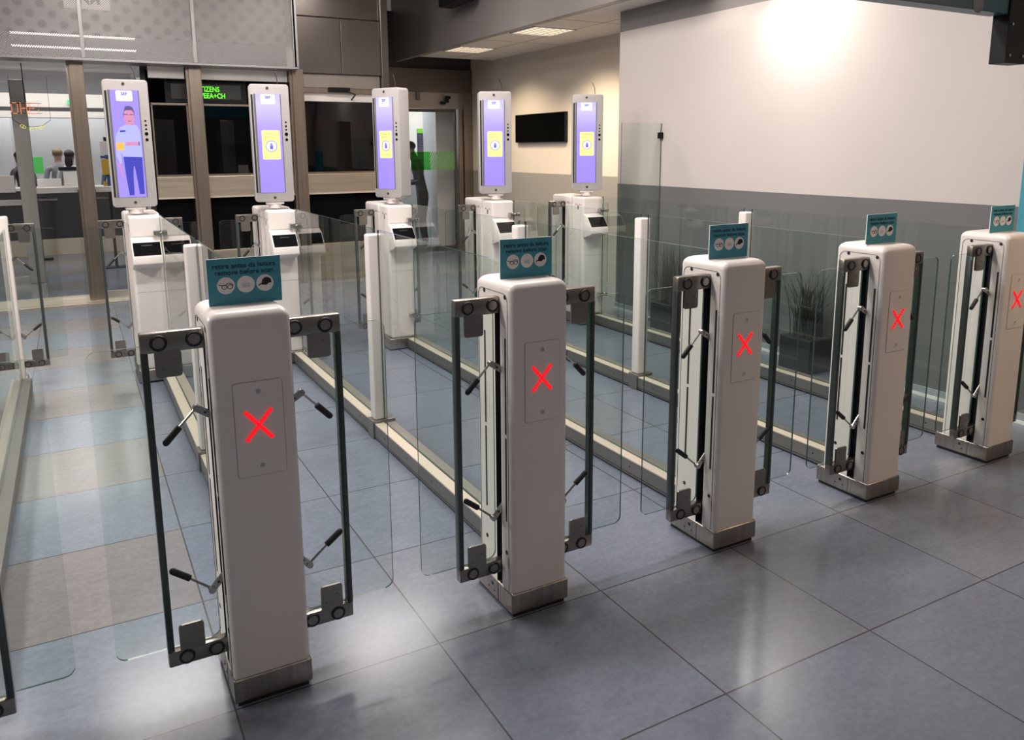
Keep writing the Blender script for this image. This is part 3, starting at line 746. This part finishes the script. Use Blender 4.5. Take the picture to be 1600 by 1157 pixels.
    MB().tube([(.075, .02, z0+H-.005), (.068, .025, z0+H+.06), (.045, .03, z0+H+.115)], .0032, 6).build('antenna', RUBBER, t)
    return t
so = make_screen('officer'); sn = make_screen('notice')
SL = ['tall violet screen showing a standing officer with an orange tile',
      'tall violet screen with yellow notice, right of the green-lettered display',
      'tall violet screen with yellow notice, turned aside so its white flank shows',
      'tall violet screen with yellow notice between the glass door and the black wall screen',
      'tall violet screen with yellow notice right of the black wall screen']
SX = [(.108, 0), (.132, 0), (.118, 0), (.145, 0), (.163, 0)]
SYAW = [-.02, -.14, -1.08, -.36, -.54]
for i in range(5):
    o = so if i == 0 else (sn if i == 1 else copy_tree(sn))
    o.location = (i+SX[i][0], YB+.125, 1.293); o.rotation_euler = (0, 0, SYAW[i]); o['label'] = SL[i]; o['group'] = 'screens above the reader pedestals'

# ================================================================== GLASS BARRIERS BETWEEN THE LANES
def make_barrier():
    t = empty('glass_barrier', (0, 0, 0), 0, 'glass lane barrier', 'glass barrier')
    def rail(y0, y1):
        r = MB().m(0).box(.182, .312, y0, y1, .012, .096, .002).m(1).box(.185, .243, y0+.002, y1-.002, .096, .099).m(2).box(.190, .304, y0, y1, 0, .013)
        r.box(.1815, .182, y0, y1, .022, .026)
        for k in range(5):
            y = y0+(y1-y0)*(k+.5)/5
            r.cyl((.1812, y, .06), (.183, y, .06), .006, n=8)
        r.build('rail', [RAILM, RAILTOP, RUBBER], t)
    rail(.314, 2.066); rail(2.168, YB-.012)
    MB().m(0).box(.172, .318, 2.068, 2.166, 0, .115, .003).build('post_foot', RAILM, t)
    MB().box(.190, .275, 2.078, 2.158, .115, 1.252, .012, 3).build('post', WHITE, t, True)
    pane('glass_pane', [(.294, .099), (2.076, .099), (2.076, 1.278), (.294, 1.278)], .247, .257, 'yz', t)
    pane('glass_pane', [(2.160, .099), (YB-.03, .099), (YB-.03, 1.278), (2.160, 1.278)], .247, .257, 'yz', t)
    for z in (1.145, .305):
        MB().box(.200, .247, YB-.06, YB-.012, z-.018, z+.018, .004).box(.257, .300, YB-.07, YB-.03, z-.014, z+.014, .004).cyl((.238, YB-.05, z), (.270, YB-.05, z), .011, n=12).build('glass_clip', CHROME, t, True)
    return t
bar = make_barrier()
BL = ['glass lane barrier behind the biggest gate pedestal, white post beside its teal notice',
      'glass lane barrier with bright rail top ending at the second gate pedestal',
      'glass lane barrier between the turned-aside screen and the midmost front pedestal',
      'glass lane barrier with white post standing before the dark grass pots',
      'glass lane barrier along the grey dado wall, its post behind the midmost notice']
for i in range(5):
    o = bar if i == 0 else copy_tree(bar)
    o.location = (i, 0, 0); o['label'] = BL[i]; o['group'] = 'glass lane barriers'
# barrier of the outermost lane, running into the slim end post
t = empty('glass_barrier', (-1, 0, 0), 0, 'glass lane barrier running from the slim white end post along the outermost lane', 'glass barrier', 'glass lane barriers')
MB().m(0).box(.182, .312, .314, YB+.24, .012, .096, .002).m(1).box(.185, .243, .316, YB+.24, .096, .099).m(2).box(.190, .304, .314, YB+.24, 0, .013).build('rail', [RAILM, RAILTOP, RUBBER], t)
pane('glass_pane', [(.294, .099), (YB+.23, .099), (YB+.23, 1.20), (.294, 1.20)], .247, .257, 'yz', t)

# cross pane between the last lane and the wall
t = empty('glass_screen', (4.30, 3.9, 0), 0, 'tall clear glass pane clipped to the cream wall', 'glass pane')
pane('glass_pane', [(.06, .02), (.54, .02), (.54, 1.978), (.06, 1.978)], 0, .010, 'xz', t)
MB().box(0.06, .54, -.012, .022, 0, .03).build('floor_channel', RAILM, t)
MB().box(.515, .55, -.022, .030, 1.83, 1.89, .004).build('wall_clip', SATIN, t)

# ================================================================== THINGS ON THE WALLS
t = empty('wall_screen', (XF, 7.75, 2.037), 0, 'black blank screen on the warm cream wall', 'wall screen')
MB().box(-.055, -.004, -.70, .70, -.205, .205, .006).build('housing', SATIN, t)
MB().box(-.0565, -.055, -.695, .695, -.200, .200).build('screen', mat('dead_screen', (.003, .003, .003), .9, spec=0.0), t)
MB().box(-.004, .0, -.2, .2, -.1, .1).build('wall_mount', SATIN, t)

t = empty('surveillance_camera', (4.42, 7.30, 3.66), 0, 'black box camera on the grey beam at the top', 'camera')
MB().box(-.30, -.09, -.34, .32, -.10, .14, .02, 3).build('housing', SATIN, t)
MB().cyl((-.2, -.36, .02), (-.2, -.33, .02), .05, n=16).build('lens', BLACK, t)
MB().box(-.12, .0, -.05, .05, -.03, .03).build('bracket', SATIN, t)

t = empty('hanging_sign', (3.52, .20, 2.425), 0, 'deep teal overhead sign with black bolted end bracket', 'overhead sign')
MB().box(-1.2, .60, 0, .10, 0, .55, .004).build('board', TEALD, t)
br = MB().m(0).box(.60, .78, -.01, .08, -.25, .60, .003).box(.78, 1.33, .01, .06, .42, .50)
br.build('bracket', SATIN, t)
bo = MB()
for x, z in ((.63, -.05), (.75, -.04), (.63, -.21), (.75, -.21)): bo.cyl((x, -.016, z), (x, -.008, z), .008, n=12)
bo.build('bracket_bolts', CHROME, t)
MB().prism(disc(.33, .03, .045), -.002, 0, 'xz').build('grey_disc', mat('grey_print', (.2, .19, .19), .5), t)

t = empty('wall_board', (XW, .125, 1.15), 0, 'teal board on the cream wall at the picture edge', 'wall board')
MB().box(-.03, -.002, -.30, .30, 0, .55, .003).build('board', TEAL, t)
MB().box(-.002, .0, -.2, .2, .1, .4).build('backing', PAPER, t)

t = empty('led_display', (1.282, 8.345, 2.322), 0, 'black overhead display with green lettering', 'led display')
MB().box(-.48, .48, 0, .10, 0, .275, .006).build('housing', SATIN, t)
MB().box(-.41, .41, -.003, 0, .05, .225).build('display_face', mat('display_face', (.02, .022, .02), .3), t)
text('lettering', 'CITIZENS', .088, GREENLED, t, (.155, -.005, .168), bold=.001, sx=.80, align='RIGHT'); text('lettering', 'EU/EEA+CH', .088, GREENLED, t, (.220, -.005, .088), bold=.001, sx=.80, align='RIGHT')
for hx in (-.45, .43): MB().box(hx, hx+.02, .03, .07, .275, .416).build('hanger', SATIN, t)

t = empty('door_closer', (2.93, YP-.05, 2.52), 0, 'black closer with angled arm above the dark booth window', 'door closer')
MB().box(-.16, .13, 0, .04, -.03, .03, .006).build('housing', SATIN, t)
MB().tube([(.10, .0, -.02), (.19, -.02, -.06), (.14, .01, -.13)], .010, 8).build('closer_arm', RUBBER, t)
t = empty('door_holder', (5.30, YD-.11, 2.55), 0, 'dark holder gadget above the glass door', 'door holder')
MB().box(-.03, .03, .0, .05, -.05, .06, .008).box(-.12, -.03, .0, .04, -.08, -.03, .008).cyl((.02, -.02, .03), (.02, .0, .03), .03, n=14).box(-.02, .02, .05, .085, -.02, .02).build('body', SATIN, t)
t = empty('door_sensor', (4.80, YD-.02, 2.56), 0, 'small grey sensor under the dark lintel', 'sensor')
MB().box(-.03, .03, -.05, .0, -.02, .12, .004).build('housing', mat('sensor_grey', (.12, .11, .10), .5), t)

# reflections in the front glazing, built as glowing letters hung behind it
t = empty('sign_reflection', (-.677, 8.62, 2.13), 0, 'orange dot-letter reflection built as glowing dots behind the door glass', 'sign reflection')
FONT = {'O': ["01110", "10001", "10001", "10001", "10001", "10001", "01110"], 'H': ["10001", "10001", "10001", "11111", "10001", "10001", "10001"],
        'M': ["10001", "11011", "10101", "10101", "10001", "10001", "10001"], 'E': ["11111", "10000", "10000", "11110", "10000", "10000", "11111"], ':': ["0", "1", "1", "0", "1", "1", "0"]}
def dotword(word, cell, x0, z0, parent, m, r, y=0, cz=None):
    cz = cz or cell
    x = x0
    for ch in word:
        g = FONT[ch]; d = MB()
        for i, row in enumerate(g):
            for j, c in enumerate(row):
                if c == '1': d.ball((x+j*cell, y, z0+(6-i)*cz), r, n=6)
        d.build('reflected_letter', m, parent, True)
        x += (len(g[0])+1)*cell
dotword('OHE:', .0148, -.14, .05, t, ORANGE_REFL, .0065, cz=.020)
MB().box(-.16, .16, .012, .018, .05, .055).box(-.005, .005, .012, .018, .05, .62).box(-.16, .16, .012, .018, .165, .17).build('rack', SATIN, t)  # added rack to carry the reflected orange letters
t2 = empty('arc_reflection', (-.63, 8.66, 2.13), 0, 'yellow reflection of mirrored letters in a sagging arc under the orange one', 'sign reflection')
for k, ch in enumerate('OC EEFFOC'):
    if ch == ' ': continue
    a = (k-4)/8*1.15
    o = text('arc_letter', ch, .052, YELLOW_REFL, t2, (.20*math.sin(a), 0, -.20*math.cos(a)+.075), (PI/2, -a, 0), mirror=True)  # mirrored reflection modelled as glowing letters
MB().tube([(-.19, .01, -.02), (-.10, .01, -.085), (0, .01, -.10), (.10, .01, -.085), (.19, .01, -.02)], .003, 6).tube([(-.19, .01, -.02), (-.19, .01, .48)], .002, 6).tube([(.19, .01, -.02), (.19, .01, .48)], .002, 6).build('wire', SATIN, t2)  # wires added only to hold the reflected arc
for x, lb in ((2.90, 'dim red reflected digits in the dark booth window, nearer the bronze column'), (3.36, 'dim red reflected digits in the dark booth window, nearer the turned-aside screen')):
    t = empty('digit_reflection', (x, 8.9, 2.02), 0, lb, 'sign reflection', 'red digit reflections in the booth window')
    dotword(':OMO', .0105, -.10, 0, t, RED_REFL, .0052, cz=.021)  # red reflections in the booth glass, modelled as glowing dots
    MB().box(-.12, .13, .012, .016, -.006, .0).box(-.005, .005, .012, .016, -.006, .68).box(-.12, .13, .012, .016, .13, .136).build('rack', SATIN, t)  # rack added to hold the reflected digits

# ================================================================== PLANTS BY THE WALL
def plant(x, y, label, n, hmax, seed):
    rnd = random.Random(seed)
    t = empty('potted_grass', (x, y, 0), 0, label, 'potted plant', 'dark pots of grass by the wall')
    MB().box(-.135, .135, -.15, .15, 0, .27, .008).build('pot', mat('charcoal_pot', (.022, .024, .030), .5), t)
    MB().box(-.125, .125, -.14, .14, .255, .262).build('soil', mat('soil', (.02, .014, .01), .9), t)
    g = MB(); b = bmesh.new()
    for k in range(n):
        a = rnd.uniform(0, 2*PI); lean = rnd.uniform(.03, .22); h = rnd.uniform(.45, 1)*hmax; bx, by = rnd.uniform(-.09, .09), rnd.uniform(-.10, .10)
        wd = rnd.uniform(.004, .008); pv = None
        for i in range(6):
            s_ = i/5; p = Vector((bx+math.cos(a)*lean*s_*s_*1.3, by+math.sin(a)*lean*s_*s_*1.3, .26+h*s_*(1-.12*s_)))
            d = Vector((-math.sin(a), math.cos(a), 0))*wd*(1-s_*.9)
            p.x = min(p.x, .140); d.x = min(max(d.x, -.004), .004)
            v = (b.verts.new(p-d), b.verts.new(p+d))
            if pv: b.faces.new((pv[0], pv[1], v[1], v[0]))
            pv = v
    g._join(b); g.build('grass_blades', mat('dark_grass', (.020, .026, .015), .6), t)
plant(4.685, 1.86, 'dark pot of tall grass between the midmost pedestal and its neighbour by the wall', 170, .62, 3)
plant(4.685, 3.50, 'dark pot of tall grass showing right of the slim white barrier post', 170, .70, 5)

# ================================================================== PEOPLE
def person(name, loc, rz, label, pose, skin, shirt, trousers, hairc, hair_long=False, scale=1.0, pack=None):
    t = empty(name, loc, rz, label, 'person')
    J, E_, RAD = [], [], []
    def add(p, r, parent=None):
        J.append(Vector(p)); RAD.append(r)
        if parent is not None: E_.append((parent, len(J)-1))
        return len(J)-1
    lean = pose.get('lean', 0.0); hl = pose.get('head', 0.0)
    pel = add((0, 0, .96), (.135, .105)); wa = add((0, -.01-lean*.1, 1.12), (.125, .092), pel); ch = add((0, -.02-lean*.28, 1.33), (.150, .105), wa)
    sh = add((0, -lean*.36, 1.46), (.105, .075), ch); nk = add((0, -.01-lean*.45-hl*.02, 1.54), (.052, .055), sh)
    hd = add((0, -.02-lean*.5-hl*.08, 1.62), (.070, .080), nk); h2 = add((0, -.03-lean*.52-hl*.12, 1.69), (.078, .092), hd); h3 = add((0, -.015-lean*.52-hl*.13, 1.765), (.060, .070), h2)
    for s_ in (-1, 1):
        k = pose.get('arm', 0)
        s1 = add((s_*.185, -lean*.33, 1.42), (.055, .055), sh); el = add((s_*.245, .02-lean*.25-k*.06, 1.14), (.043, .043), s1)
        wr_ = add((s_*(.235-.10*k), -.05-lean*.3-k*.24, .93+k*.22), (.030, .030), el); pm = add((s_*(.22-.11*k), -.07-lean*.3-k*.30, .86+k*.26), (.036, .022), wr_)
        for q in range(4):
            f1 = add((s_*(.215-.11*k)+(q-1.5)*.014, -.085-lean*.3-k*.34, .815+k*.28-abs(q-1.3)*.006), (.0085, .0085), pm); add((s_*(.208-.11*k)+(q-1.5)*.013, -.10-lean*.3-k*.36, .775+k*.29+abs(q-1.3)*.006), (.008, .008), f1)
        th = add((s_*(.19-.11*k), -.10-lean*.3-k*.31, .845+k*.28), (.009, .009), pm)
        st_ = pose.get('step', 0)*s_
        hp = add((s_*.095, 0, .90), (.098, .098), pel); kn = add((s_*.10, -.03-st_*.10, .50), (.062, .062), hp); an = add((s_*.105, .03-st_*.16, .09), (.043, .043), kn)
        add((s_*.115, -.12-st_*.16, .035), (.040, .030), an)
    me = bpy.data.meshes.new('body'); me.from_pydata([v[:] for v in J], E_, [])
    o = bpy.data.objects.new('tmp_body', me); COL.objects.link(o)
    sk = o.modifiers.new('skin', 'SKIN'); sk.use_smooth_shade = True
    for i, d in enumerate(me.skin_vertices[0].data):
        d.radius = RAD[i]; d.use_root = (i == 0)
    sb = o.modifiers.new('sub', 'SUBSURF'); sb.levels = 2; sb.render_levels = 2
    bpy.context.view_layer.update()
    m2 = bpy.data.meshes.new_from_object(o.evaluated_get(bpy.context.evaluated_depsgraph_get()))
    bpy.data.objects.remove(o); bpy.data.meshes.remove(me)
    m2.name = 'body'
    m2.materials.clear()
    for c in (skin, shirt, trousers, mat('shoe_black', (.012, .012, .012), .4)): m2.materials.append(c)
    for p in m2.polygons:
        c = p.center; p.use_smooth = True
        if c.z > 1.525: p.material_index = 0
        elif c.z < .10: p.material_index = 3
        elif c.z < .98 and abs(c.x) < .205 and not (pose.get('arm') and c.y < -.20): p.material_index = 2
        elif (abs(c.x) > .19 and c.z < .95) or (pose.get('arm') and c.y < -.30 and c.z < 1.25): p.material_index = 0
        else: p.material_index = 1
    bo_ = bpy.data.objects.new('body', m2); COL.objects.link(bo_); bo_.parent = t; bo_.scale = (scale,)*3
    hc = J[h2]
    fy = hc.y-.088
    fc = MB().m(0).ball((0, fy-.008, hc.z-.010), .015, .8, 1.2, 1.5, n=10)
    for s_ in (-1, 1): fc.ball((s_*.080, hc.y+.012, hc.z-.01), .022, .35, .8, 1.2, n=10)
    fc.m(1)
    for s_ in (-1, 1): fc.ball((s_*.032, fy+.006, hc.z+.018), .010, 1.2, .6, .7, n=8)
    fc.m(2).ball((0, fy+.002, hc.z-.050), .020, 1.2, .5, .3, n=8)
    f_ = fc.build('face', [skin, BLACK, mat('lips', (.30, .10, .09), .5)], t, True); f_.scale = (scale,)*3
    hr = MB().ball((0, hc.y+.020, hc.z+.040), .098, .92, 1.04, .86, n=20)
    for v in hr.bm.verts:
        if v.co.y < hc.y-.045 and v.co.z < hc.z+.055: v.co.y = hc.y-.040
    if hair_long: hr.ball((0, hc.y+.070, hc.z-.10), .085, .85, .55, 1.7, n=16)
    h_ = hr.build('hair', hairc, t, True); h_.scale = (scale,)*3
    if pack:
        k_ = MB().box(-.15, .15, .10-lean*.2, .24-lean*.2, 1.02, 1.45, .05, 3).build('backpack', pack, t, True); k_.scale = (scale,)*3
    return t
SKIN = mat('skin', (.30, .18, .13), .5); SKIN2 = mat('skin_pale', (.46, .30, .23), .5)
DARKCL = mat('dark_jacket', (.035, .035, .040), .7); NAVY = mat('dark_trousers', (.010, .010, .014), .7)
GREYCL = mat('grey_shirt', (.30, .30, .34), .7); WHITECL = mat('white_blouse', (.72, .70, .70), .7); BLUECL = mat('blue_jacket', (.05, .10, .18), .7)
HB = mat('black_hair', (.015, .010, .009), .5); HBL = mat('sandy_hair', (.26, .18, .09), .5)
person('person', (5.13, 10.75, 0), -PI/2-.25, 'person in dark jacket and trousers standing beyond the glass door, head bowed', {'lean': .25, 'head': .5, 'arm': .8}, SKIN, DARKCL, NAVY, HB, scale=1.04)
person('person', (-.47, 15.2, 0), PI, 'person with sandy hair and grey top seen from behind at the far counter', {}, SKIN2, GREYCL, NAVY, HBL, scale=1.0)
person('person', (-.28, 14.9, 0), PI-.4, 'person with long dark hair and white blouse at the far counter', {}, SKIN2, WHITECL, NAVY, HB, hair_long=True, scale=.98)
person('person', (-1.05, 15.5, 0), PI+.6, 'dark-haired person in dark jacket at the far counter', {'lean': .2}, SKIN, DARKCL, NAVY, HB, scale=.97)
person('person', (.50, 15.4, 0), PI, 'person in blue jacket at the far counter beside the wall notices', {}, SKIN, BLUECL, NAVY, HB, scale=.97)

# ================================================================== THE FAR HALL
def box_thing(name, x0, x1, y0, y1, z0, z1, m, label, cat, bev=.004):
    o = MB().box(-(x1-x0)/2, (x1-x0)/2, -(y1-y0)/2, (y1-y0)/2, 0, z1-z0, bev).build(name, m); o.location = ((x0+x1)/2, (y0+y1)/2, z0)
    return tag(o, label, cat)
t = empty('service_counter', (-.3, 13.2, 0), 0, 'long dark service counter with white top in the far hall', 'counter')
MB().box(-2.6, 1.6, 0, .6, .28, 1.10, .006).build('front', mat('counter_dark', (.028, .026, .028), .4), t)
MB().box(-2.6, 1.6, -.01, .6, 0, .28, .004).build('plinth', mat('counter_beige', (.45, .37, .29), .5), t)
MB().box(-2.62, 1.62, -.04, .62, 1.10, 1.15, .006).build('worktop', mat('counter_white', (.72, .68, .66), .4), t)
MB().box(-.10, .16, .30, .5, 1.15, 1.42).box(.62, 1.1, .30, .5, 1.15, 1.42).box(-.50, -.14, .32, .5, 1.15, 1.28).build('screen_panel', mat('counter_white', (.72, .68, .66), .4), t)
MB().box(-.16, .22, .28, .52, 1.42, 1.48).box(.56, 1.2, .28, .52, 1.42, 1.48).build('ledge', SATIN, t)
MB().box(-.52, -.22, -.012, -.002, .93, .96).box(.3, .6, -.012, -.002, .93, .96).build('handle_bar', CHROME, t)
for i, x in enumerate((-.52, .62)):
    t = pane('counter_glass', [(-.62, 0), (.50, 0), (.50, 1.2), (-.62, 1.2)], 0, .01, 'xz', None, [DOORGLASS, EDGE]); t.location = (x, 14.40, 1.15)
    tag(t, ('clear glass guard on the far counter before the sandy-haired person', 'clear glass guard on the far counter near the yellow leaflet stand')[i], 'glass guard')
    MB().box(.50, .52, -.005, .015, 0, 1.2).build('guard_post', CHROME, t)
box_thing('display_monitor', -.98, -.66, 12.6, 12.64, 1.40, 1.66, mat('green_screen', (.05, .30, .06), .4, emit=(.03, .22, .04), es=.8), 'green-lit panel among the dark desks of the far hall', 'panel')
MB().box(-.03, .03, -.01, .05, -1.40, 0).build('stand', SATIN, bpy.data.objects['display_monitor'])
MB().box(-.16, .16, -.1, .1, -1.40, -1.38).build('stand_foot', SATIN, bpy.data.objects['display_monitor'])
def wall_stand(x, y, parts, label):
    t = empty('leaflet_stand', (x, y, 0), 0, label, 'leaflet stand')
    MB().box(-.02, .02, .01, .03, 0, 1.95).box(-.15, .15, -.08, .12, 0, .02).build('pole', SATIN, t)
    for nm, a, b, z0, z1, m in parts: MB().box(a, b, -.01, .01, z0, z1, .002).build(nm, m, t)
wall_stand(.20, 11.0, [('white_sheet', -.075, .075, 1.69, 1.89, PAPER), ('yellow_poster', -.075, .095, 1.40, 1.63, mat('yellow_print', (.62, .38, .03), .5)), ('blue_header', -.08, .09, 1.64, 1.68, mat('blue_print', (.03, .07, .28), .5)),
           ('blue_rack', -.02, .11, 1.16, 1.38, mat('blue_print', (.03, .07, .28), .5)), ('orange_rack', -.075, -.02, 1.18, 1.30, mat('yellow_print', (.62, .38, .03), .5))], 'leaflet stand with white sheet, yellow poster and blue rack by the bronze column')
for x, lb in ((-.16, 'green exit lamp on the hall fascia beside the bronze column'), (-.98, 'green exit lamp on the hall fascia at the picture edge')):
    o = MB().box(-.05, .05, -.03, .03, -.045, .045, .01).build('exit_lamp', mat('exit_green', (.02, .3, .12), .4, emit=(.04, .62, .25), es=1.0)); o.location = (x, 15.93, 2.70); tag(o, lb, 'exit lamp')
    MB().box(-.02, .02, .03, .05, -.02, .02).build('lamp_mount', SATIN, o)
t = empty('corridor_sign', (5.36, 11.30, 0), 0, 'purple upright information sign with green header beyond the glass door', 'information sign')
MB().box(-.08, .08, 0, .03, 1.32, 2.10).build('board', mat('purple_print', (.16, .13, .26), .5), t)
MB().box(-.08, .08, -.003, 0, 2.03, 2.11).build('header', mat('lime_header', (.2, .5, .05), .4, emit=(.25, .75, .05), es=.8), t)
ln = MB()
for k in range(14): ln.box(-.065, .01+.05*((k*7) % 5)/5, -.002, 0, 1.99-k*.032, 2.003-k*.032)
ln.build('text_lines', mat('pale_print', (.5, .46, .62), .5), t)
MB().box(-.02, .02, 0, .03, 0, 1.32).box(-.12, .12, -.1, .13, 0, .02).build('stand_pole', SATIN, t)
